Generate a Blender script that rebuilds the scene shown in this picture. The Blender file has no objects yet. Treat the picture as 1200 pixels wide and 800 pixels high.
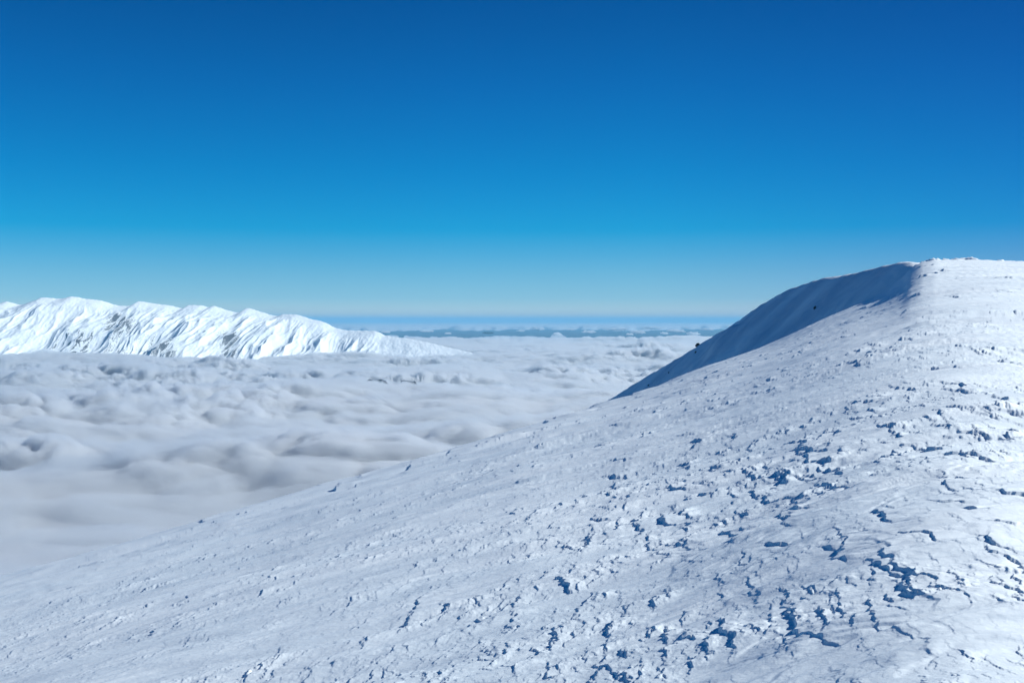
import bpy, math, random
import numpy as np

sc = bpy.context.scene
COL = sc.collection
R = math.radians
F = 1287.0            # focal length in photo pixels (1200 wide)
EYE = 1.8             # eye height above the snow
HZ = 375.0            # photo row of the true horizon
SUN_EL = 32.0
SUN_AZ = 84.0         # degrees clockwise from the view direction (+Y)
CLOUD_Z = -400.0

# ------------------------------------------------------------------ noise
def _hash(ix, iy, seed):
    h = (ix.astype(np.int64) * 374761393 + iy.astype(np.int64) * 668265263 + seed * 974634777) & 0xFFFFFFFF
    h = ((h ^ (h >> 13)) * 1274126177) & 0xFFFFFFFF
    h = h ^ (h >> 16)
    return h

def noise(x, y, seed=0):
    """2D gradient noise, about -1..1"""
    x = np.asarray(x, np.float64) + (seed * 1.3171 + .23) % 61; y = np.asarray(y, np.float64) + (seed * 2.7913 + .41) % 53
    ix = np.floor(x); iy = np.floor(y)
    fx = (x - ix).astype(np.float32); fy = (y - iy).astype(np.float32)
    ix = ix.astype(np.int64); iy = iy.astype(np.int64)
    u = fx * fx * fx * (fx * (fx * 6 - 15) + 10); v = fy * fy * fy * (fy * (fy * 6 - 15) + 10)
    def g(dx, dy):
        a = (_hash(ix + dx, iy + dy, seed) & 0xFFFF).astype(np.float32) * (2 * math.pi / 65536)
        return np.cos(a) * (fx - dx) + np.sin(a) * (fy - dy)
    a = g(0, 0); b = g(1, 0); c = g(0, 1); d = g(1, 1)
    return ((a + (b - a) * u) + ((c + (d - c) * u) - (a + (b - a) * u)) * v) * 1.45

def fbm(x, y, seed, octs=4, gain=0.5, lac=2.03):
    s = 0; a = 1.0
    for i in range(octs):
        s = s + a * noise(x, y, seed + i * 17); x = x * lac + 3.1; y = y * lac - 1.7; a *= gain
    return s

def ridge_fractal(x, y, seed, octs=6, gain=.52, lac=2.1):
    s = 0; a = 1.0; w = 1.0
    for i in range(octs):
        n = (1 - np.abs(noise(x, y, seed + i * 13))) ** 2
        s = s + a * n * w; w = np.clip(n * 1.7, 0, 1); x = x * lac + 1.7; y = y * lac - 2.3; a *= gain
    return s

def puffs(x, y, seed):
    """rounded cauliflower bumps, 0..1, from the distance to the nearest scattered point"""
    ix = np.floor(x).astype(np.int64); iy = np.floor(y).astype(np.int64)
    best = np.full(np.shape(x), 9., np.float32)
    for dx in (-1, 0, 1):
        for dy in (-1, 0, 1):
            h = _hash(ix + dx, iy + dy, seed)
            px = (ix + dx + (h & 0xFFF) / 4096. - x).astype(np.float32); py = (iy + dy + ((h >> 12) & 0xFFF) / 4096. - y).astype(np.float32)
            k = .55 + .45 * ((h >> 24) & 0xFF) / 255.
            best = np.minimum(best, (px * px + py * py) / k.astype(np.float32))
    return np.clip(1 - 1.35 * best, 0, 1)

def sst(a, b, x):
    t = np.clip((x - a) / (b - a), 0, 1)
    return t * t * (3 - 2 * t)

def smooth_interp(x, xs, ys):
    """monotone cubic (pchip-like) interpolation, flat outside"""
    xs = np.asarray(xs, float); ys = np.asarray(ys, float)
    d = np.diff(ys) / np.diff(xs)
    m = np.zeros_like(ys); m[1:-1] = np.where(d[:-1] * d[1:] > 0, 2 * d[:-1] * d[1:] / (d[:-1] + d[1:] + 1e-12), (d[:-1] + d[1:]) * .0)
    m[0] = d[0]; m[-1] = d[-1]
    x = np.clip(x, xs[0], xs[-1])
    i = np.clip(np.searchsorted(xs, x) - 1, 0, len(xs) - 2)
    h = xs[i + 1] - xs[i]; t = (x - xs[i]) / h
    return ((2*t**3 - 3*t**2 + 1) * ys[i] + (t**3 - 2*t**2 + t) * h * m[i] + (-2*t**3 + 3*t**2) * ys[i+1] + (t**3 - t**2) * h * m[i+1])

# ------------------------------------------------------------------ mesh helpers
def grid_mesh(name, X, Y, Z, mat, wrap=False, attrs=None, smooth=True, flip=False):
    nr, nc = X.shape
    co = np.stack([X, Y, Z], -1).reshape(-1, 3).astype(np.float32)
    i = np.arange(nr - 1)[:, None]; j = np.arange(nc if wrap else nc - 1)[None, :]
    j2 = (j + 1) % nc
    quads = np.stack([i * nc + j, (i + 1) * nc + j, (i + 1) * nc + j2, i * nc + j2], -1).reshape(-1, 4)
    if flip: quads = quads[:, ::-1]
    return raw_mesh(name, co, quads, mat, attrs, smooth)

def raw_mesh(name, co, quads, mat, attrs=None, smooth=True):
    me = bpy.data.meshes.new(name)
    me.vertices.add(len(co)); me.vertices.foreach_set('co', np.ascontiguousarray(co, np.float32).ravel())
    n = len(quads)
    me.loops.add(n * 4); me.loops.foreach_set('vertex_index', np.ascontiguousarray(quads, np.int32).ravel())
    me.polygons.add(n); me.polygons.foreach_set('loop_start', np.arange(n, dtype=np.int32) * 4)
    me.polygons.foreach_set('loop_total', np.full(n, 4, np.int32))
    if smooth: me.polygons.foreach_set('use_smooth', np.ones(n, bool))
    me.update(calc_edges=True)
    for k, v in (attrs or {}).items():
        at = me.attributes.new(k, 'FLOAT', 'POINT'); at.data.foreach_set('value', v.astype(np.float32).ravel())
    if mat: me.materials.append(mat)
    o = bpy.data.objects.new(name, me); COL.objects.link(o)
    return o

def tag(o, label, cat, kind=None, group=None):
    o['label'] = label; o['category'] = cat
    if kind: o['kind'] = kind
    if group: o['group'] = group
    return o

# ------------------------------------------------------------------ materials
def new_mat(name):
    m = bpy.data.materials.new(name); m.use_nodes = True
    nt = m.node_tree
    return m, nt, nt.nodes['Principled BSDF'], nt.nodes['Material Output']

def node(nt, typ, **kw):
    n = nt.nodes.new(typ)
    for k, v in kw.items(): setattr(n, k, v)
    return n

def snow_mat(name, scale, bump_dist, bump_strength=.6, rock=None, crust=(.82, .895, .93, 1), stretch=(.55, 1.2, 1), turn=-12):
    m, nt, bsdf, out = new_mat(name)
    L = nt.links
    tc = node(nt, 'ShaderNodeTexCoord')
    n1 = node(nt, 'ShaderNodeTexNoise'); n1.inputs['Scale'].default_value = scale; n1.inputs['Detail'].default_value = 6; n1.inputs['Roughness'].default_value = .62
    mp = node(nt, 'ShaderNodeMapping'); mp.inputs['Scale'].default_value = stretch; mp.inputs['Rotation'].default_value = (0, 0, R(turn))
    L.new(tc.outputs['Object'], mp.inputs['Vector']); L.new(mp.outputs['Vector'], n1.inputs['Vector'])
    b = node(nt, 'ShaderNodeBump'); b.inputs['Strength'].default_value = bump_strength; b.inputs['Distance'].default_value = bump_dist
    L.new(n1.outputs['Fac'], b.inputs['Height']); L.new(b.outputs['Normal'], bsdf.inputs['Normal'])
    # old wind crust is a little duller than the fresh drift
    n2 = node(nt, 'ShaderNodeTexNoise'); n2.inputs['Scale'].default_value = scale * .02; n2.inputs['Detail'].default_value = 5
    L.new(mp.outputs['Vector'], n2.inputs['Vector'])
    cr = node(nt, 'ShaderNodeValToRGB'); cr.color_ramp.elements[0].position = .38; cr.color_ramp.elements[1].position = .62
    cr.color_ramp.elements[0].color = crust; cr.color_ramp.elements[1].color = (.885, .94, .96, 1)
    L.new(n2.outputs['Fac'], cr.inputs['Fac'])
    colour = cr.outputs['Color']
    if rock:
        at = node(nt, 'ShaderNodeAttribute', attribute_name='rock')
        n3 = node(nt, 'ShaderNodeTexNoise'); n3.inputs['Scale'].default_value = rock[0]; n3.inputs['Detail'].default_value = 7; n3.inputs['Roughness'].default_value = .75
        L.new(tc.outputs['Object'], n3.inputs['Vector'])
        ad = node(nt, 'ShaderNodeMath', operation='ADD'); L.new(at.outputs['Fac'], ad.inputs[0]); L.new(n3.outputs['Fac'], ad.inputs[1])
        rr = node(nt, 'ShaderNodeValToRGB'); rr.color_ramp.elements[0].position = rock[1]; rr.color_ramp.elements[1].position = min(1., rock[1] + .07)
        L.new(ad.outputs[0], rr.inputs['Fac'])
        mx = node(nt, 'ShaderNodeMix', data_type='RGBA'); L.new(rr.outputs['Color'], mx.inputs['Factor'])
        L.new(colour, mx.inputs[6]); mx.inputs[7].default_value = (.062, .066, .08, 1)
        colour = mx.outputs[2]
    L.new(colour, bsdf.inputs['Base Color'])
    bsdf.inputs['Roughness'].default_value = .75
    bsdf.inputs['Specular IOR Level'].default_value = .25
    return m

M_SNOW = snow_mat('wind_packed_snow', 18.0, .012)
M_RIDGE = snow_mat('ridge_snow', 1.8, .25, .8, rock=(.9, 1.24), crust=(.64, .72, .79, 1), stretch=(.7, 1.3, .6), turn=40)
M_MOUNT = snow_mat('mountain_snow', .03, 5.0, .6, rock=(.085, .86))

# ------------------------------------------------------------------ NEAR SLOPE
RIM = [(-260, 760), (-100, 708), (0, 680), (100, 652), (200, 626), (300, 598), (400, 569), (500, 538), (570, 518), (650, 494), (710, 477),
       (760, 460), (800, 443), (830, 431), (880, 413), (900, 405), (950, 382), (1000, 360), (1020, 351), (1040, 339), (1056, 327),
       (1068, 316), (1082, 309), (1098, 306.5), (1130, 306.5), (1200, 308.5), (1300, 313), (1500, 322)]
RIM_U = np.array([(p[0] - 600) / F for p in RIM]); RIM_S = np.array([(HZ - p[1]) / F for p in RIM])
WIND = R(10)          # direction the drifts are combed in
EDGE = R(-9)          # facing of the wind-cut edges

def rim_dist(u):
    return smooth_interp(u, [-.65, -.47, -.2, 0, .1, .2, .3, .36, .47, .7], [62, 66, 75, 95, 130, 190, 250, 290, 310, 320])

def scarps(p, q, L, hgt, seed, width=.45, cover=.0, steep=.05):
    """wind-cut steps: a sharp ragged edge facing -p, then a long tail"""
    pw = p / L + .55 * noise(p / L * .5, q / (L * width) * .55, seed) + .22 * noise(p / L * 2.1, q / (L * width) * 1.6, seed + 1) + .10 * noise(p / L * 6, q / (L * width) * 5, seed + 2) + .05 * noise(p / L * 11, q / (L * width) * 15, seed + 4)
    c = np.floor(pw); f = pw - c
    amp = noise(c * 7.31 + .37, q / (L * width) * .32 + c * 3.7, seed + 3) + .28 * noise(c * 5.31 + .7, q / (L * width) * 1.5 + c * 1.7, seed + 5)
    amp = np.clip((amp - cover) * 1.6, 0, 1.2)
    prof = np.where(f < steep, f / steep, (1 - (f - steep) / (1 - steep)) ** 1.15)
    return hgt * amp * prof

# single larger steps that stand out in the foreground: photo px, py, half length (px along the edge), height (px), yaw of the facing direction (deg), tail
STEPS = [(957, 728, 95, 9, 5, 5), (948, 700, 40, 6, -20, 5), (975, 690, 40, 4, -30, 5), (1033, 528, 32, 8, 62, 5), (1064, 545, 11, 7, 60, 5), (1118, 597, 26, 8, 58, 5), (1146, 608, 24, 9, 55, 5),
         (972, 536, 20, 9, 50, 6), (985, 544, 14, 7, 10, 6), (1091, 523, 16, 10, 40, 6), (1136, 535, 30, 10, 20, 6), (788, 607, 34, 9, 15, 8), (800, 600, 20, 7, 50, 8), (826, 575, 18, 8, 40, 7),
         (795, 571, 18, 7, 10, 7), (822, 567, 12, 6, 45, 7), (937, 600, 26, 8, 45, 6), (922, 613, 50, 7, -5, 6), (972, 570, 60, 9, -5, 6), (945, 526, 24, 8, 20, 7), (946, 534, 40, 7, 0, 7), (957, 552, 30, 7, 15, 6),
         (936, 551, 24, 8, 25, 6), (910, 583, 26, 7, 10, 7), (852, 633, 34, 9, 5, 8), (978, 655, 40, 9, 0, 6), (985, 640, 60, 5, -10, 6), (1037, 610, 30, 8, 10, 6), (1048, 600, 20, 6, 40, 6), (717, 557, 18, 8, 30, 8),
         (1112, 574, 24, 7, 0, 6), (1130, 566, 30, 6, 40, 6), (1193, 592, 30, 9, 50, 5), (1155, 645, 30, 8, 20, 5), (1170, 625, 34, 6, 60, 5), (1042, 672, 40, 7, 10, 5), (1020, 680, 40, 5, -20, 5), (895, 742, 40, 4, -20, 5), (914, 756, 44, 4, 0, 5),
         (705, 608, 20, 7, 20, 8), (912, 642, 26, 7, 35, 7),  (1176, 468, 26, 9, 0, 6), (1184, 476, 16, 7, 30, 6), (1160, 484, 20, 8, 15, 6), (1128, 478, 16, 7, 20, 6),
         (1195, 486, 20, 8, 20, 6), (715, 790, 60, 5, 0, 6), (655, 745, 40, 5, 10, 6), (488, 712, 40, 5, 0, 6), (1180, 665, 50, 6, 10, 5), (1190, 700, 60, 5, 5, 5), (1110, 700, 50, 4, 5, 5), (1085, 640, 40, 5, 20, 5), (870, 660, 40, 4, -5, 6),
         (760, 640, 30, 5, 10, 6), (1060, 455, 18, 6, 20, 6), (1015, 470, 16, 6, 30, 6),
         (1094, 320, 30, 10, 0, 4), (1076, 325, 30, 9, 10, 4), (1063, 333, 24, 7, 10, 4), (1106, 317, 16, 7, 10, 4), (1084, 311, 14, 5, 30, 4), (1071, 348, 18, 6, 20, 5), (1049, 345, 18, 6, 20, 5), (1031, 353, 18, 5, 10, 5), (1010, 362, 14, 5, 20, 5),
         (1043, 340, 30, 5, 0, 6), (1120, 350, 14, 4, 20, 6), (1150, 385, 24, 5, 30, 6), (1035, 415, 20, 5, 50, 6), (1155, 383, 24, 4, 60, 6), (985, 380, 14, 4, 10, 6), (1180, 342, 20, 4, 20, 6), (390, 575, 24, 10, 0, 20), (418, 569, 16, 8, 0, 18), (528, 533, 16, 10, 0, 18), (556, 526, 16, 10, 0, 18), (640, 499, 16, 10, 0, 18), (612, 509, 12, 8, 0, 16), (480, 549, 14, 8, 0, 16), (330, 596, 18, 8, 0, 18), (200, 632, 18, 8, 0, 18), (90, 662, 18, 8, 0, 18), (690, 483, 14, 8, 0, 16), (740, 468, 14, 8, 0, 16),
         (1165, 412, 18, 6, 30, 6), (1100, 395, 20, 4, 40, 6)]

def base_slope(r, az, rr_axis=0):
    """large form of the slope; r increasing along axis 0"""
    u = np.tan(np.clip(az, R(-38), R(38)))
    s = smooth_interp(u, RIM_U, RIM_S)
    # the near ground does not follow the far skyline's corners: use a rounded version close by
    uu = np.linspace(-1, 1, 801); ss = smooth_interp(uu, RIM_U, RIM_S)
    kw = np.exp(-(np.linspace(-.45, .45, 361) / .13) ** 2); ss = np.convolve(np.pad(ss, 180, mode='edge'), kw / kw.sum(), mode='valid')
    s_near = np.interp(u, uu, ss) - .055 * np.maximum(0, u - .10) ** 2 / .35      # the ground by the eye levels out to the right
    near = 1 - sst(15, 190, r)
    s = s * (1 - near) + s_near * near
    rs = rim_dist(u)
    T_in = s * np.cos(az) + 2 * EYE / rs
    T_pl = .26 * np.sin(az) - .10 * np.cos(az)
    w = sst(R(30), R(75), np.abs(az))
    T = T_in * (1 - w) + T_pl * w
    k = EYE / rs ** 2
    rc = np.minimum(r, 2.5 * rs)
    z = -EYE + r * T - k * rc ** 2 - 2 * k * rc * (r - rc)
    fall = .75 * sst(1.4, 7.0, r / rs)
    dr = np.diff(r, axis=0, prepend=np.zeros_like(r[:1]))
    fp = np.concatenate([fall[:1], fall[:-1]], 0)
    z = z - np.cumsum((fall + fp) * .5 * dr, axis=0)
    return z

def relief(x, y, r, sp):
    p = x * math.cos(WIND) + y * math.sin(WIND); q = -x * math.sin(WIND) + y * math.cos(WIND)
    fade = lambda L: sst(1.0, 2.4, L / sp)
    h = .13 * noise(p / 9, q / 4, 11) * sst(2, 10, r) + .035 * noise(p / 3.2, q / 1.1, 12) + (.4 * noise(p / 45, q / 22, 10) + .22 * noise(p / 15, q / 5, 9)) * sst(12, 60, r)
    p2 = p + .25 * noise(p / 1.5, q / 1.5, 14); q2 = q + .10 * noise(p / 1.1, q / .8, 15)
    h = h + .032 * noise(p2 / 1.9, q2 / .34, 13) + .014 * noise(p2 / .8, q2 / .13, 16) * fade(.13) + .05 * noise(p2 / 6, q2 / 1.3, 17) * sst(12, 40, r)
    big = noise(p / 16 + 3, q / 9, 21) * .6 + noise(p / 5, q / 3.2, 22) * .5
    patch = sst(-.30, .30, noise(p / 11 + 5, q / 5.5 + 2, 27) + .55 * noise(p / 3.4, q / 1.5, 28))      # crusted patches against smooth drift
    rough1 = sst(-.2, .4, big); rough2 = sst(-.35, .3, noise(p / 7, q / 2.6, 23) + .5 * noise(p / 2, q / .9, 24)) * (.12 + .88 * patch)
    rough3 = sst(-.4, .2, noise(p / 3.3, q / 1.2, 25) + .5 * noise(p / .9, q / .4, 26)) * (.2 + .8 * patch)
    right = sst(.6, 3.0, x + .12 * y)
    far = sst(18, 60, r)
    tl = (noise(p2 / 3.4, q2 / .75, 18) + .4 * noise(p2 / 1.1, q2 / .3, 19) + .15 * noise(p2 / .4, q2 / .14, 20)) * 4.5; tf = tl - np.floor(tl)
    h = h + .055 / 4.5 * (np.floor(tl) + sst(0, .34, tf)) * rough1 * (.35 + .65 * right) * fade(.17)      # thin wind-layered ledges
    pe = x * math.cos(EDGE) + y * math.sin(EDGE); qe = -x * math.sin(EDGE) + y * math.cos(EDGE)
    for (L, hh, sd, m, cov, wd, st) in ((14, .30, 300, far * rough2, .30, .45, .03), (6.5, .22, 310, np.maximum(far, .2 * right * sst(8, 16, r)) * rough1, .22, .55, .03), (2.6, .085, 320, rough1 * (.25 + .75 * np.maximum(right * .7, far)) * sst(7, 13, r), .18, .75, .035),
                          (1.15, .055, 330, rough1 * (.32 + .9 * right) * sst(4.5, 8, r), .12, .85, .045), (.55, .033, 340, (.08 + .92 * rough2) * (.5 + .95 * right), .01, .95, .05),
                          (.27, .0185, 350, (.10 + .5 * rough2 + .45 * rough3) * (1.1 + .5 * right), -.07, 1.0, .06), (.13, .0095, 360, (.15 + .85 * rough3) * (1 + .6 * right), -.15, .9, .07), (.065, .0045, 370, .2 + .8 * rough3, -.15, .5, .08)):
        f = fade(L * .42)
        if f.max() <= 0: continue
        ii = np.nonzero((f * m).ravel() > 1e-3)[0]
        if len(ii) == 0: continue
        add = np.zeros(h.size, np.float32)
        add[ii] = scarps(pe.ravel()[ii], qe.ravel()[ii], L, hh, sd, wd, cov, st) * (f * m).ravel()[ii]
        h = h + add.reshape(h.shape)
    return h, p, q

def add_steps(h, x, y, pts):
    for k, (px, py, lp, hp, yaw, tl, cx, cy) in enumerate(pts):
        D = math.hypot(cx, cy); m1 = D / F
        yr = R(yaw * .75) + EDGE
        dip = EYE / D                     # lengths running away from the eye are foreshortened
        fore = math.hypot(math.sin(yr), math.cos(yr) * max(dip, .05))
        w = min(lp * m1 / fore * .33, max(.9, 14 * m1)); H = hp * m1 * .43; tail = max(tl * H * 2.2, .8 * w) * (1 - .45 * min(1, max(0, yaw) / 60))
        m = np.nonzero((np.abs(x - cx) < 3.2 * (w + tail)) & (np.abs(y - cy) < 3.2 * (w + tail)))
        if len(m[0]) == 0: continue
        dx = x[m] - cx; dy = y[m] - cy
        a = dx * math.cos(yr) + dy * math.sin(yr); bb = -dx * math.sin(yr) + dy * math.cos(yr)
        b = bb / w
        a = a + .30 * w * noise(b * 1.1 + k * 9.1, b * 0 + k, 71) + H * (1.5 * noise(bb / (4.5 * H) + k * 3.3, a / (12 * H), 72) + .6 * noise(bb / (2.4 * H), a / (5 * H), 73) + .25 * noise(bb / (.8 * H), a / (3 * H), 77))
        b = b / (1 + 1.3 * np.clip(a / tail, 0, 2.5)); b = b + .10 * noise(a / (6 * H), bb / (6 * H) + k, 76)
        env = (.35 + .65 * sst(-.25, .15, noise(bb / (6 * H) + k * 2.7, a / (14 * H) + k, 78))) * np.exp(-np.abs(b * (1 + .25 * noise(b * 2 + k, a * 0 + .3, 74))) ** 3 * 1.3) * (.8 + .3 * noise(bb / (4 * H), a * 0 + k, 75))
        ed = .45 * H
        prof = np.where(a < 0, 0, np.where(a < ed, a / ed, np.exp(-np.maximum(a - ed, 0) / tail)))
        scoop = -.30 * np.exp(-np.where(a < 0, a / (2.2 * H), a / (.3 * H)) ** 2)
        h[m] += H * env * (prof + scoop)
    return h

def build_slope():
    azd = np.concatenate([np.arange(-180, -34, 4.0), np.linspace(-33, -27.5, 30), np.linspace(-27.2, 27.2, 1500), np.linspace(27.5, 33, 30), np.arange(36, 180, 4.0)])
    az = R(1) * azd
    v = np.linspace(.40, .030, 1050)
    r1 = EYE / v
    r0 = np.geomspace(.05, r1[0] * .985, 40)
    r2 = np.geomspace(r1[-1] * 1.006, 420, 430)
    r3 = np.geomspace(430, 3200, 70)
    r = np.concatenate([r0, r1, r2, r3])
    RR, AZ = np.meshgrid(r, az, indexing='ij')
    Z = base_slope(RR, AZ)
    X = RR * np.sin(AZ); Y = RR * np.cos(AZ)
    sp_az = RR * np.gradient(az)[None, :]
    sp_r = np.gradient(r)[:, None] * np.ones_like(AZ) * .55
    sp = np.sqrt(sp_az * np.maximum(sp_r, sp_az))
    h, p, q = relief(X, Y, RR, sp)
    # where the placed steps fall: meet the sight line with the large form
    pts = []
    for st in STEPS:
        a = math.atan((st[0] - 600) / F); j = int(np.argmin(np.abs(az - a)))
        e = (HZ - st[1]) / F * math.cos(a)
        d = Z[:, j] / r - e
        hit = np.nonzero((d[:-1] < 0) & (d[1:] >= 0))[0]
        if len(hit) == 0: continue
        i = int(hit[0])
        pts.append(st + (float(X[i, j]), float(Y[i, j])))
    wide = (np.abs(AZ) < R(28)).astype(float)
    h = add_steps(h, X, Y, pts)
    h = h * sst(.4, 2.5, RR) * (1 - sst(450, 700, RR))
    # hummocky broken edge where the slope meets the shaded ridge
    cx, cy = 112., 285.
    bump = np.exp(-(((X - cx) / 14) ** 2 + ((Y - cy) / 40) ** 2))
    h += bump * (1.5 * (np.abs(fbm((X + .15 * Y) / 4.5, Y / 13, 91, 4)) - .35) + .5 * noise(X / 1.6, Y / 6, 95))
    Z = np.maximum(Z + h, -1000)
    o = grid_mesh('snow_slope', X, Y, Z, M_SNOW, wrap=True, flip=True)
    return tag(o, 'wide wind-carved white snow slope with blue-shadowed ridges in the foreground', 'snow slope', 'structure'), pts

slope, step_pts = build_slope()

# ------------------------------------------------------------------ SHADED RIDGE
CREST = [(1076, 312, 288), (1060, 304.5, 300), (1045, 305.5, 311), (1030, 309, 322), (1000, 317.5, 342), (970, 322, 370), (940, 330, 400), (905, 347, 440), (870, 371, 500),
         (840, 389, 545), (817, 404, 582), (760, 438, 650), (710, 470, 720), (640, 518, 850), (500, 640, 1200)]
CY = np.array([c[2] for c in CREST], float); CX = np.array([(c[0] - 600) / F * c[2] for c in CREST]); CZ = np.array([(HZ - c[1]) / F * c[2] for c in CREST])
def ridge_h(x, y):
    xc = smooth_interp(y, CY, CX) + .9 * noise(y / 16., y * 0 + 2.2, 201) * sst(290, 330, y)
    zc = smooth_interp(y, CY, CZ) - np.maximum(0, 290 - y) * .35 - np.maximum(0, y - 1200) * .5
    d = xc - x
    k = 1.2
    left = np.where(d / k > 30, d, k * np.log1p(np.exp(np.clip(d / k, -30, 30))))
    z = zc - .95 * left + .22 * np.maximum(0, left - 75) - .10 * np.maximum(0, -d)
    on = sst(3, 16, d)
    z = z + on * (1.3 * noise(d / 26 + y / 90, y / 30, 202) + .35 * noise(d / 22 + .3 * y / 9 + .6 * noise(d / 15, y / 19, 208), y / 11, 203) + .3 * fbm(d / 11, y / 14, 209, 3) + .45 * noise(d / 9, y / 3.2, 204) + .3 * noise(d / 3, y / 5, 206))
    z = z + (1 - on) * .25 * fbm(x / 5, y / 9, 205, 3) - .2 * (1 - on)
    # a broken slab hanging on the face
    sx = smooth_interp(y, CY, CX) - 22
    e = np.exp(-(((x - sx - 2) / 5.5) ** 4 + ((y - 445) / 13) ** 4))
    return z + 3.4 * e
def build_ridge():
    ys = np.concatenate([np.linspace(255, 760, 900), np.geomspace(761, 1600, 120)])
    off = np.concatenate([np.geomspace(700, 131, 40), np.linspace(130, 6, 300), np.linspace(5.8, -6, 60), -np.geomspace(6.4, 500, 40)])
    YY, OO = np.meshgrid(ys, off, indexing='ij')
    XX = smooth_interp(YY, CY, CX) - OO
    ZZ = np.maximum(ridge_h(XX, YY), -900)
    rock = .12 * noise(XX / 14, YY / 14, 260) + .05 * noise(XX / 3, YY / 5, 261)
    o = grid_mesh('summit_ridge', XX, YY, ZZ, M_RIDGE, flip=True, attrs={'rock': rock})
    return tag(o, 'steep blue-shaded snow face of the rounded summit ridge at right', 'snow ridge', 'structure')
ridge = build_ridge()

# rocks sticking out of the shaded face
def rock_mat():
    m, nt, bsdf, out = new_mat('dark_rock')
    tc = node(nt, 'ShaderNodeTexCoord'); n = node(nt, 'ShaderNodeTexNoise'); n.inputs['Scale'].default_value = 1.7; n.inputs['Detail'].default_value = 7
    nt.links.new(tc.outputs['Object'], n.inputs['Vector'])
    cr = node(nt, 'ShaderNodeValToRGB'); cr.color_ramp.elements[0].color = (.035, .032, .032, 1); cr.color_ramp.elements[1].color = (.12, .105, .10, 1)
    nt.links.new(n.outputs['Fac'], cr.inputs['Fac']); nt.links.new(cr.outputs['Color'], bsdf.inputs['Base Color'])
    b = node(nt, 'ShaderNodeBump'); b.inputs['Distance'].default_value = .12
    nt.links.new(n.outputs['Fac'], b.inputs['Height']); nt.links.new(b.outputs['Normal'], bsdf.inputs['Normal'])
    bsdf.inputs['Roughness'].default_value = .9
    return m
M_ROCK = rock_mat()
import bmesh
from mathutils import Vector, noise as mnoise
def make_rock(size, seed, loc, flat):
    bm = bmesh.new(); bmesh.ops.create_icosphere(bm, subdivisions=4, radius=1)
    off = Vector((seed * 3.7, seed * 1.3, seed * 7.1))
    for v in bm.verts:
        d = v.co.normalized()
        # facets: distance to a handful of cutting planes
        rad = 1.0
        rnd = random.Random(seed)
        for _ in range(14):
            n = Vector((rnd.gauss(0, 1), rnd.gauss(0, 1), rnd.gauss(0, 1))).normalized(); c = rnd.uniform(.55, .95); t = d.dot(n)
            if t > 0: rad = min(rad, c / t)
        rad *= 1 + .08 * mnoise.noise(d * 4 + off) + .04 * mnoise.noise(d * 11 + off)
        v.co = d * rad
        v.co.x *= size * 1.15; v.co.y *= size; v.co.z *= size * flat
    me = bpy.data.meshes.new('rock'); bm.to_mesh(me); bm.free(); me.materials.append(M_ROCK)
    o = bpy.data.objects.new('rock', me); COL.objects.link(o); o.location = loc; o.rotation_euler = (seed * .3, seed * .2, seed * 1.1)
    return o
def on_ridge(px, py, lift=0):
    u = (px - 600) / F; e = (HZ - py) / F
    y = np.linspace(290, 800, 6000); x = u * y
    z = ridge_h(x, y); hit = np.nonzero(z >= e * y)[0]
    if len(hit) == 0: i = int(np.argmax(z / y))
    else: i = int(hit[0])
    return Vector((float(x[i]), float(y[i]), float(z[i]) + lift))
ROCKS = [(817.5, 404.5, 1.7, .95, 'largest dark rock, standing on the sloping crest line of the shaded ridge against the clouds'),
         (815.5, 413, .9, .8, 'small dark rock just below the big crest rock on the shaded ridge'),
         (954.5, 361.5, .95, .7, 'lone dark rock low on the shaded face, under the summit near the sunlit edge'),
         (784, 437, .65, .7, 'small dark rock midway down the narrow lower tail of the shaded face'),
         (760, 452.0, .75, .6, 'lowest dark rock on the shaded face, close above the sunlit slope edge')]
for k, (px, py, s, fl, lab) in enumerate(ROCKS):
    tag(make_rock(s * .8, k + 2, on_ridge(px, py, .15 * s), fl), lab, 'rock', group='dark rocks on the shaded ridge')

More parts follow.
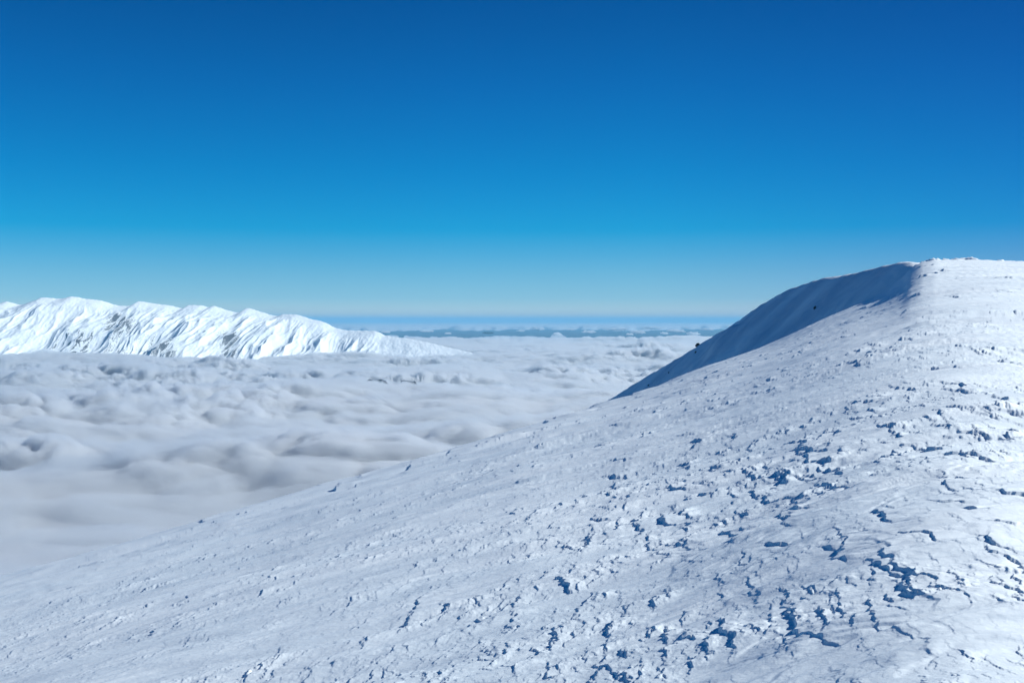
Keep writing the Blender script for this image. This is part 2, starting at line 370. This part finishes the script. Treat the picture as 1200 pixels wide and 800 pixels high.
# ------------------------------------------------------------------ FAR MOUNTAINS
MT = [(-420, 352), (-200, 362), (-60, 353), (0, 355), (8, 353.5), (25, 357), (38, 353), (52, 348.5), (70, 350), (85, 347.5), (100, 350), (118, 352), (140, 358), (153, 358.5), (163, 353), (180, 355.5), (200, 358), (214, 361),
      (222, 357.5), (235, 357.5), (245, 360), (250, 358.5), (265, 363), (280, 366), (290, 361), (305, 365), (325, 370), (333, 368), (346, 368.5), (362, 373), (380, 377.5), (396, 385), (410, 387), (440, 388), (452, 393), (480, 397),
      (505, 402), (530, 408), (545, 411.5), (562, 415.5), (580, 420), (640, 440)]
MU = np.array([(m[0] - 600) / F for m in MT]); MS = np.array([(HZ - m[1]) / F for m in MT])
def build_mountains():
    px = np.concatenate([np.linspace(-420, -20, 200), np.linspace(-19, 640, 1000)])
    az = np.arctan((px - 600) / F)
    f = np.concatenate([np.linspace(-.6, 0, 60)[:-1], np.linspace(0, 1, 420)])   # in front of the crest
    Dc = smooth_interp(px, [-420, 0, 120, 300, 420, 520, 580, 640], [12300, 12500, 12700, 12950, 12800, 12550, 12350, 12250])
    s = smooth_interp((px - 600) / F, MU, MS)
    dd = f * 2600
    D, A = np.meshgrid(dd, az, indexing='ij'); DC = np.broadcast_to(Dc, D.shape); S = np.broadcast_to(s, D.shape)
    Y = DC - D; X = Y * np.tan(A)
    dp = np.maximum(D, 0)
    S1 = smooth_interp((X + .38 * dp) / DC, MU, MS); S2 = np.interp((X + .38 * dp) / DC, MU[::4], MS[::4])
    wS = sst(0, 420, dp); zc = (S1 * (1 - wS) + S2 * wS) * DC
    z = zc - .40 * dp - .10 * np.maximum(0, 500 - dp) * 0 + np.minimum(D, 0) * .9
    c = X + (.06 + .22 * sst(120, 200, np.tan(A) * F + 600)) * dp + 38 * noise(X / 500, dp / 420, 401)
    w = sst(0, 420, dp)
    right = sst(390, 470, (np.tan(A) * F + 600))
    PX = np.tan(A) * F + 600
    left = 1 - sst(110, 190, PX)
    amp = (1 - .78 * right) * (1 - .35 * left)
    w1 = sst(0, 800, dp); w2 = sst(60, 500, dp); w3 = sst(20, 260, dp)
    def ridged(a, b, sd): return 1 - 2 * np.abs(noise(a, b, sd))
    cw = c + 13 * noise(X / 170, dp / 150, 402)
    c2 = c + 50 * noise(X / 560, dp / 560, 402) + 14 * noise(X / 110, dp / 140, 403)
    sharp = lambda a, b, sd: (1 - np.abs(noise(a, b, sd))) ** 2
    z = z + amp * (w1 * (38 * ridged(c / 640 + .3 * noise(X / 900, dp / 700, 418), dp / 2600, 410) - 12) + w2 * 82 * (sharp(c2 / 310, dp / 1150, 411) - .6) + w2 * 34 * (sharp(c2 / 125, dp / 480, 412) - .6) + w3 * 9 * (sharp(c2 / 46, dp / 300, 413) - .6))
    z = z + sst(0, 120, np.abs(D)) * (4 * noise(X / 90, Y / 130, 420) + 2.2 * noise(X / 34, Y / 60, 421)) + 1.2 * noise(X / 19, Y / 26, 422) + 4 * noise(X / 45, D * 0, 423) * (1 - sst(0, 60, np.abs(D)))
    # rock shows on the steep gully walls
    gx = np.gradient(z, axis=1) / (np.gradient(X, axis=1) + 1e-6)
    zone = (np.exp(-((PX - 85) / 34) ** 2) * sst(450, 900, dp) + np.exp(-((PX - 140) / 24) ** 2) * sst(120, 300, dp) * (1 - .5 * sst(500, 900, dp)) + np.exp(-((PX - 192) / 22) ** 2) * sst(500, 900, dp) * .9
            + np.exp(-((PX - 270) / 17) ** 2) * sst(350, 700, dp) * 1.1 + np.exp(-((PX - 352) / 40) ** 2) * (1 - sst(60, 170, dp)) * .9 + np.exp(-((PX - 222) / 7) ** 2) * (1 - sst(20, 60, dp)) * 1.4
            + np.exp(-((PX - 8) / 14) ** 2) * (1 - sst(100, 300, dp)) * .8 + .45 * (1 - sst(200, 400, PX)) * sst(100, 400, dp))
    steep = sst(.15, .6, np.hypot(gx - .1, .0)) 
    rock = zone * (.115 + .20 * steep) + .06 * steep + .05 * noise(X / 130, Y / 170, 430)
    o = grid_mesh('mountain_range', X, Y, z, M_MOUNT, flip=False, attrs={'rock': rock})
    return tag(o, 'sunlit snow-covered mountain range with gullies and bare rock rising from the clouds at left', 'mountain range', 'structure')
mount = build_mountains()

# ------------------------------------------------------------------ CLOUD SEA
def cloud_h(x, y):
    r = np.hypot(x, y)
    bil = lambda a, b, sd: 2 * np.abs(noise(a, b, sd)) - .56
    wx = x + 220 * noise(x / 1100, y / 1100, 500) + 40 * noise(x / 260, y / 260, 530); wy = y + 220 * noise(x / 1100, y / 1100, 501) + 40 * noise(x / 260, y / 260, 531)
    far = sst(9000, 20000, r)
    z = 125 * noise(wx / 5200, wy / 2400, 502) + 95 * noise(wx / 2300 + .3, wy / 1100, 503)
    puff = sst(-.35, .35, noise(wx / 2600, wy / 1500, 509) + .3 * noise(wx / 900, wy / 600, 510))
    wx2 = wx + 45 * noise(x / 150, y / 150, 532) + 16 * noise(x / 55, y / 55, 533); wy2 = wy + 45 * noise(x / 150, y / 150, 534) + 16 * noise(x / 55, y / 55, 535)
    b = (40 * bil(wx / 1250, wy / 800, 504)) * (.5 + .5 * puff) + 48 * (puffs(wx / 640, wy / 430, 505) - .6) * (.3 + .7 * puff)
    b = b + 56 * (puffs(wx2 / 290 + 7, wy2 / 215, 506) - .6) * (.3 + .8 * puff) * (1 - .4 * far)
    top = sst(-40, 40, b)
    b = b + (50 * (puffs(wx2 / 135, wy2 / 105, 507) - .6) + 27 * (puffs(wx2 / 64, wy2 / 52, 508) - .6) + 6 * noise(wx2 / 30, wy2 / 24, 512)) * (.2 + .9 * puff) * (.4 + .6 * top) * (1 - .5 * far)
    near = sst(1500, 5600, r)
    z = z * (.35 + .65 * sst(1200, 3400, r)) * (1 - .35 * far) + b * (.30 + .70 * near) * (1 - .2 * far)
    # long trough between two rolls of cloud
    tro = y - (3260 + .12 * x + 260 * noise(x / 800, y / 3000, 511))
    z = z * (1 - .6 * np.exp(-(tro / 300) ** 2)) - 150 * np.exp(-(tro / 230) ** 2) * (1 - .6 * sst(0, 900, x)) + 40 * np.exp(-((tro + 480) / 260) ** 2)
    return CLOUD_Z + z - 60 * sst(5000, 8500, r) * (1 - sst(12000, 16000, r))
def veil_h(x, y):
    """how far the thin outer cloud air rises over the dense cloud: torn, streaky"""
    wx = x + 120 * noise(x / 420, y / 420, 550); wy = y + 90 * noise(x / 380, y / 380, 551)
    return 9 + 30 * noise(wx / 620, wy / 260, 552) + 22 * noise(wx / 250, wy / 110, 553) + 13 * noise(wx / 110, wy / 60, 554) + 7 * noise(wx / 50, wy / 32, 555)
def cloud_mats():
    m, nt, bsdf, out = new_mat('cloud_volume'); nt.nodes.remove(bsdf)
    pv = node(nt, 'ShaderNodeVolumePrincipled'); pv.inputs['Color'].default_value = (.95, .97, .992, 1); pv.inputs['Density'].default_value = .042; pv.inputs['Anisotropy'].default_value = .3
    nt.links.new(pv.outputs['Volume'], out.inputs['Volume'])
    m3, nt3, b3, o3 = new_mat('cloud_veil'); nt3.nodes.remove(b3)
    p3 = node(nt3, 'ShaderNodeVolumePrincipled'); p3.inputs['Color'].default_value = (.93, .96, .985, 1); p3.inputs['Density'].default_value = .012; p3.inputs['Anisotropy'].default_value = .3
    nt3.links.new(p3.outputs['Volume'], o3.inputs['Volume'])
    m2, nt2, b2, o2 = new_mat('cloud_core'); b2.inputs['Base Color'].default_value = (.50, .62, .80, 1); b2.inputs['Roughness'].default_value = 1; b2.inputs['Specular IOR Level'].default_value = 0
    return m, m2, m3
M_CLOUD, M_CORE, M_VEIL = cloud_mats()
def cloud_sheet(name, azd, v, edge_near=None, edge_far=None):
    az = azd * R(1)
    r = -CLOUD_Z / v
    RR, AZ = np.meshgrid(r, az, indexing='ij')
    t = np.linspace(0, 1, len(r))[:, None]
    # ragged borders: stretch the ring of the sheet in and out with direction
    if edge_far: RR = RR * (1 + t ** 3 * (edge_far[0] * noise(AZ * 9, AZ * 0 + .4, 541) + edge_far[1] * noise(AZ * 40, AZ * 0 + .7, 542) + .06 * noise(AZ * 110, AZ * 0 + .2, 546) + .04 * noise(AZ * 260, AZ * 0 + .9, 547)))
    if edge_near: RR = RR * (1 + (1 - t) ** 3 * (edge_near[0] * noise(AZ * 11, AZ * 0 + 1.4, 543) + edge_near[1] * noise(AZ * 45, AZ * 0 + 1.7, 544) + .07 * noise(AZ * 120, AZ * 0 + .2, 548)))
    X = RR * np.sin(AZ); Y = RR * np.cos(AZ)
    Z = cloud_h(X, Y)
    if edge_far: Z = Z - 160 * sst(.93, 1, t)
    if edge_near: Z = Z - 160 * (1 - sst(0, .10, t)) + 60 * noise(X / 6000, Y / 5000, 545)
    nr, nc = X.shape
    def shell(nm, ZZ, depth, mat):
        top = np.stack([X, Y, ZZ], -1).reshape(-1, 3)
        i = np.arange(nr - 1)[:, None]; j = np.arange(nc - 1)[None, :]
        q = np.stack([i * nc + j, i * nc + j + 1, (i + 1) * nc + j + 1, (i + 1) * nc + j], -1).reshape(-1, 4)
        N = nr * nc
        ring = np.concatenate([np.arange(nc), np.arange(1, nr) * nc + nc - 1, (nr - 1) * nc + np.arange(nc - 2, -1, -1), np.arange(nr - 2, 0, -1) * nc])
        bot = top[ring].copy(); bot[:, 2] = CLOUD_Z - depth
        k = np.arange(len(ring)); kn = np.roll(k, -1)
        qs = np.stack([ring, N + k, N + kn, ring[kn]], -1)
        jj = np.arange(nc - 1); fj = nc - 1 + nr - 1 + (nc - 1 - jj)          # ring index of the far edge under column jj
        qb = np.stack([N + jj, N + fj, N + fj - 1, N + jj + 1], -1)
        return raw_mesh(nm, np.concatenate([top, bot]), np.concatenate([q, qb, qs]), mat)
    a = shell(name, Z, 520, M_CLOUD)
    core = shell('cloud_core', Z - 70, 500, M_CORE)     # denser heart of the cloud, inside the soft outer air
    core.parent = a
    veil = shell('cloud_veil', np.maximum(Z + veil_h(X, Y), Z - 30), 540, M_VEIL)
    veil.parent = a
    return a
cloud = cloud_sheet('cloud_sea', np.concatenate([np.linspace(-75, -29, 60), np.linspace(-28.5, 16, 900), np.linspace(17, 60, 60)]), np.concatenate([np.linspace(.34, .05, 860), np.linspace(.0497, .0118, 420)]), edge_far=(.13, .10))
tag(cloud, 'soft rolling sea of white clouds filling the valley below the mountains', 'clouds', 'stuff')
cloud_far = cloud_sheet('cloud_bank', np.concatenate([np.linspace(-60, -29, 30), np.linspace(-28.5, 16, 900), np.linspace(17, 60, 40)]), np.linspace(.0066, .0016, 170), edge_near=(.18, .10))
tag(cloud_far, 'thin white bank of distant clouds along the horizon beyond the blue gap', 'clouds', 'stuff')

# small clouds adrift over the blue gap near the horizon
def build_puff(px, py, wpx, hpx, k):
    D = -CLOUD_Z / ((py - HZ) / F) * .97; cx = (px - 600) / F * D; w = wpx / F * D * .5; hh = hpx / F * D
    a = np.linspace(0, 2 * math.pi, 49)[:-1]; t = np.linspace(0, 1, 26)
    T, A = np.meshgrid(t, a, indexing='ij')
    ph = T * math.pi
    X = np.sin(ph) * np.cos(A); Y = np.sin(ph) * np.sin(A); Z = np.cos(ph)
    lump = 1 + .45 * noise(X * 2.3 + k * 5.1, Y * 1.7 + Z * 1.9, 560) + .28 * noise(X * 5 + k, Y * 4 + Z * 5, 561)
    Z = np.where(Z < 0, Z * .35, Z)
    X, Y, Z = X * lump * w, Y * lump * w * 2.2, Z * lump * hh
    o = grid_mesh('small_cloud', np.concatenate([X, X[:, :1]], 1), np.concatenate([Y, Y[:, :1]], 1), np.concatenate([Z, Z[:, :1]], 1), M_CLOUD)
    bm = bmesh.new(); bm.from_mesh(o.data); bmesh.ops.remove_doubles(bm, verts=bm.verts, dist=.01); bmesh.ops.recalc_face_normals(bm, faces=bm.faces); bm.to_mesh(o.data); bm.free()
    o.location = (cx, D, CLOUD_Z)
    tag(o, 'tiny white cloud adrift over the blue gap near the horizon', 'cloud', group='small clouds over the far blue gap')
    o['kind'] = 'thing'
for k, p in enumerate([(630, 385.5, 16, 2.6), (653, 391.5, 10, 2.2), (690, 389, 14, 2.0), (724, 386, 22, 2.4), (747, 389.5, 16, 2.6), (764, 384.5, 20, 2.2), (792, 388, 18, 2.6), (812, 391, 14, 2.4), (828, 386, 14, 2.2), (572, 390, 12, 1.8), (500, 388, 16, 1.6), (452, 389, 10, 1.6), (610, 387.5, 9, 1.5), (668, 386, 11, 1.4), (706, 384.5, 10, 1.5), (738, 391.5, 8, 1.6), (778, 390.5, 9, 1.6), (803, 384, 9, 1.4), (545, 386, 9, 1.2), (525, 390.5, 8, 1.4), (590, 384.5, 8, 1.2)]):
    build_puff(*p, k)

# valley floor far below the clouds, seen through the far gap
def floor_mat():
    m, nt, bsdf, out = new_mat('haze_blue_forest_floor')
    n = node(nt, 'ShaderNodeTexNoise'); n.inputs['Scale'].default_value = .0007; n.inputs['Detail'].default_value = 8
    tc = node(nt, 'ShaderNodeTexCoord'); nt.links.new(tc.outputs['Object'], n.inputs['Vector'])
    cr = node(nt, 'ShaderNodeValToRGB'); cr.color_ramp.elements[0].color = (.015, .04, .07, 1); cr.color_ramp.elements[1].color = (.04, .075, .12, 1)  # dark forest ground with the blue of distance haze put into its colour
    nt.links.new(n.outputs['Fac'], cr.inputs['Fac']); nt.links.new(cr.outputs['Color'], bsdf.inputs['Base Color']); bsdf.inputs['Roughness'].default_value = 1
    return m
W = 260000.
vf = raw_mesh('valley_floor', np.array([[-W, -W, -560], [W, -W, -560], [W, W, -560], [-W, W, -560]]), np.array([[0, 1, 2, 3]]), floor_mat(), smooth=False)
tag(vf, 'blue distant lowland showing through the gap in the clouds at the horizon', 'lowland', 'structure')

# dark wooded tops that just break through the clouds
def build_top(px, py, wid, hgt, D, lab, seed):
    x0 = (px - 600) / F * D; y0 = D
    xs = np.linspace(-1, 1, 90); ys = np.linspace(-1, 1, 50)
    XX, YY = np.meshgrid(xs, ys, indexing='ij')
    g = np.exp(-(XX * 1.5) ** 4 - (YY * 1.8) ** 2)
    zt = max(float(cloud_h(np.array([x0 + k * wid * .3]), np.array([y0 - wid * .2]))[0]) for k in (-1, 0, 1)) + hgt
    ZZ = zt - 150 + 150 * g + hgt * 1.5 * noise(XX * 4.3, YY * 3, seed) * g + hgt * .8 * noise(XX * 11, YY * 8, seed + 1) * g + hgt * .4 * noise(XX * 26, YY * 18, seed + 2) * g
    rock = .72 * np.ones_like(XX) + .12 * noise(XX * 7, YY * 5, seed + 3)
    o = grid_mesh('hilltop', XX * wid + x0, YY * wid * 1.2 + y0, ZZ, M_MOUNT, attrs={'rock': rock})
    return tag(o, lab, 'hilltop', 'structure')
build_top(440, 442, 200, 8, 7300, 'dark hilltop breaking through the clouds, left of the pair', 610)
build_top(477, 442.5, 150, 8, 7200, 'snow-flecked hilltop breaking through the clouds, right of the pair', 620)

# ------------------------------------------------------------------ HAZE
def haze_box():
    m, nt, bsdf, out = new_mat('haze_air'); nt.nodes.remove(bsdf)
    pv = node(nt, 'ShaderNodeVolumePrincipled'); pv.inputs['Color'].default_value = (.30, .70, .97, 1); pv.inputs['Density'].default_value = 1.9e-5; pv.inputs['Anisotropy'].default_value = 0
    nt.links.new(pv.outputs['Volume'], out.inputs['Volume'])
    w = 270000.; z0, z1 = -1100., 310.
    me = bpy.data.meshes.new('haze')
    vs = [(-w, -w, z0), (w, -w, z0), (w, w, z0), (-w, w, z0), (-w, -w, z1), (w, -w, z1), (w, w, z1), (-w, w, z1)]
    me.from_pydata(vs, [], [(0, 3, 2, 1), (4, 5, 6, 7), (0, 1, 5, 4), (1, 2, 6, 5), (2, 3, 7, 6), (3, 0, 4, 7)]); me.materials.append(m)
    o = bpy.data.objects.new('haze', me); COL.objects.link(o)
    return tag(o, 'thin blue air haze lying over the far clouds and mountains', 'haze', 'stuff')
haze = haze_box()

# ------------------------------------------------------------------ LIGHT, SKY
sun_dir = Vector((math.cos(R(SUN_EL)) * math.sin(R(SUN_AZ)), math.cos(R(SUN_EL)) * math.cos(R(SUN_AZ)), math.sin(R(SUN_EL))))
ld = bpy.data.lights.new('sun', 'SUN'); ld.energy = 5.0; ld.angle = R(.53); ld.color = (.965, 1, .985)
lo = bpy.data.objects.new('sun', ld); COL.objects.link(lo); lo.rotation_euler = sun_dir.to_track_quat('Z', 'Y').to_euler(); lo.location = (0, 0, 300)

wd = bpy.data.worlds.new('World'); sc.world = wd; wd.use_nodes = True
nt = wd.node_tree; bg = nt.nodes['Background']
sky = node(nt, 'ShaderNodeTexSky', sky_type='NISHITA'); sky.sun_disc = False; sky.sun_elevation = R(SUN_EL); sky.sun_rotation = R(SUN_AZ)
sky.altitude = 2000; sky.air_density = 1.0; sky.dust_density = .3; sky.ozone_density = 3.0
# deep polarised mountain sky: the sky's colour is graded by height above the horizon and falls off towards the right
tcw = node(nt, 'ShaderNodeTexCoord'); sx = node(nt, 'ShaderNodeSeparateXYZ'); nt.links.new(tcw.outputs['Generated'], sx.inputs[0])
def ramp(src, scale, stops, add=0.):
    m = node(nt, 'ShaderNodeMath', operation='MULTIPLY_ADD', use_clamp=True); nt.links.new(src, m.inputs[0]); m.inputs[1].default_value = scale; m.inputs[2].default_value = add
    r = node(nt, 'ShaderNodeValToRGB'); e = r.color_ramp.elements
    while len(e) < len(stops): e.new(.5)
    for el, (p, c) in zip(e, stops): el.position = p; el.color = (c[0], c[1], c[2], 1)
    nt.links.new(m.outputs[0], r.inputs['Fac']); return r.outputs['Color']
def elev(py): return (HZ - py) / math.hypot(F, HZ - py) * 2.2
G = 1 / 1.3
SKY = [(375, (.94, 1.04, 1.26)), (367, (.87, 1.02, 1.245)), (350, (.50, .885, 1.255)), (320, (.34, .825, 1.18)), (270, (.026, .746, 1.14)), (200, (.004, .655, 1.09)), (100, (.002, .53, 1.01)), (0, (.001, .42, .865)), (-300, (.002, .36, .75))]
hgt = ramp(sx.outputs['Z'], 2.2, [(elev(p), tuple(v * G for v in c)) for p, c in SKY])
side = ramp(sx.outputs['X'], 1.0, [(.05, (.97, .97, .96)), (.45, (1, 1, 1)), (.62, (.97, .95, .95)), (.95, (.75, .60, .72))], .5)
def mul(a, b):
    v = node(nt, 'ShaderNodeVectorMath', operation='MULTIPLY'); nt.links.new(a, v.inputs[0]); nt.links.new(b, v.inputs[1]); return v.outputs[0]
bg.inputs['Strength'].default_value = .119
nt.links.new(mul(mul(sky.outputs['Color'], hgt), side), bg.inputs['Color'])

# ------------------------------------------------------------------ CAMERA
cd = bpy.data.cameras.new('camera'); cam = bpy.data.objects.new('camera', cd); COL.objects.link(cam)
cd.sensor_width = 36; cd.lens = 36 * F / 1200; cd.clip_start = .1; cd.clip_end = 600000
cam.location = (0, 0, 0); cam.rotation_euler = (R(90) - math.atan((400 - HZ) / F), 0, 0)
sc.camera = cam
vs = sc.view_settings
sc.display_settings.display_device = 'sRGB'
vs.view_transform = 'Standard'; vs.look = 'None'; vs.exposure = .09; vs.gamma = 1; vs.use_curve_mapping = False
cy = sc.cycles
cy.max_bounces = 10; cy.diffuse_bounces = 1; cy.glossy_bounces = 2; cy.volume_bounces = 5; cy.transparent_max_bounces = 24
cy.use_denoising = True
try: cy.denoiser = 'OPENIMAGEDENOISE'
except Exception: pass
cy.volume_max_steps = 256
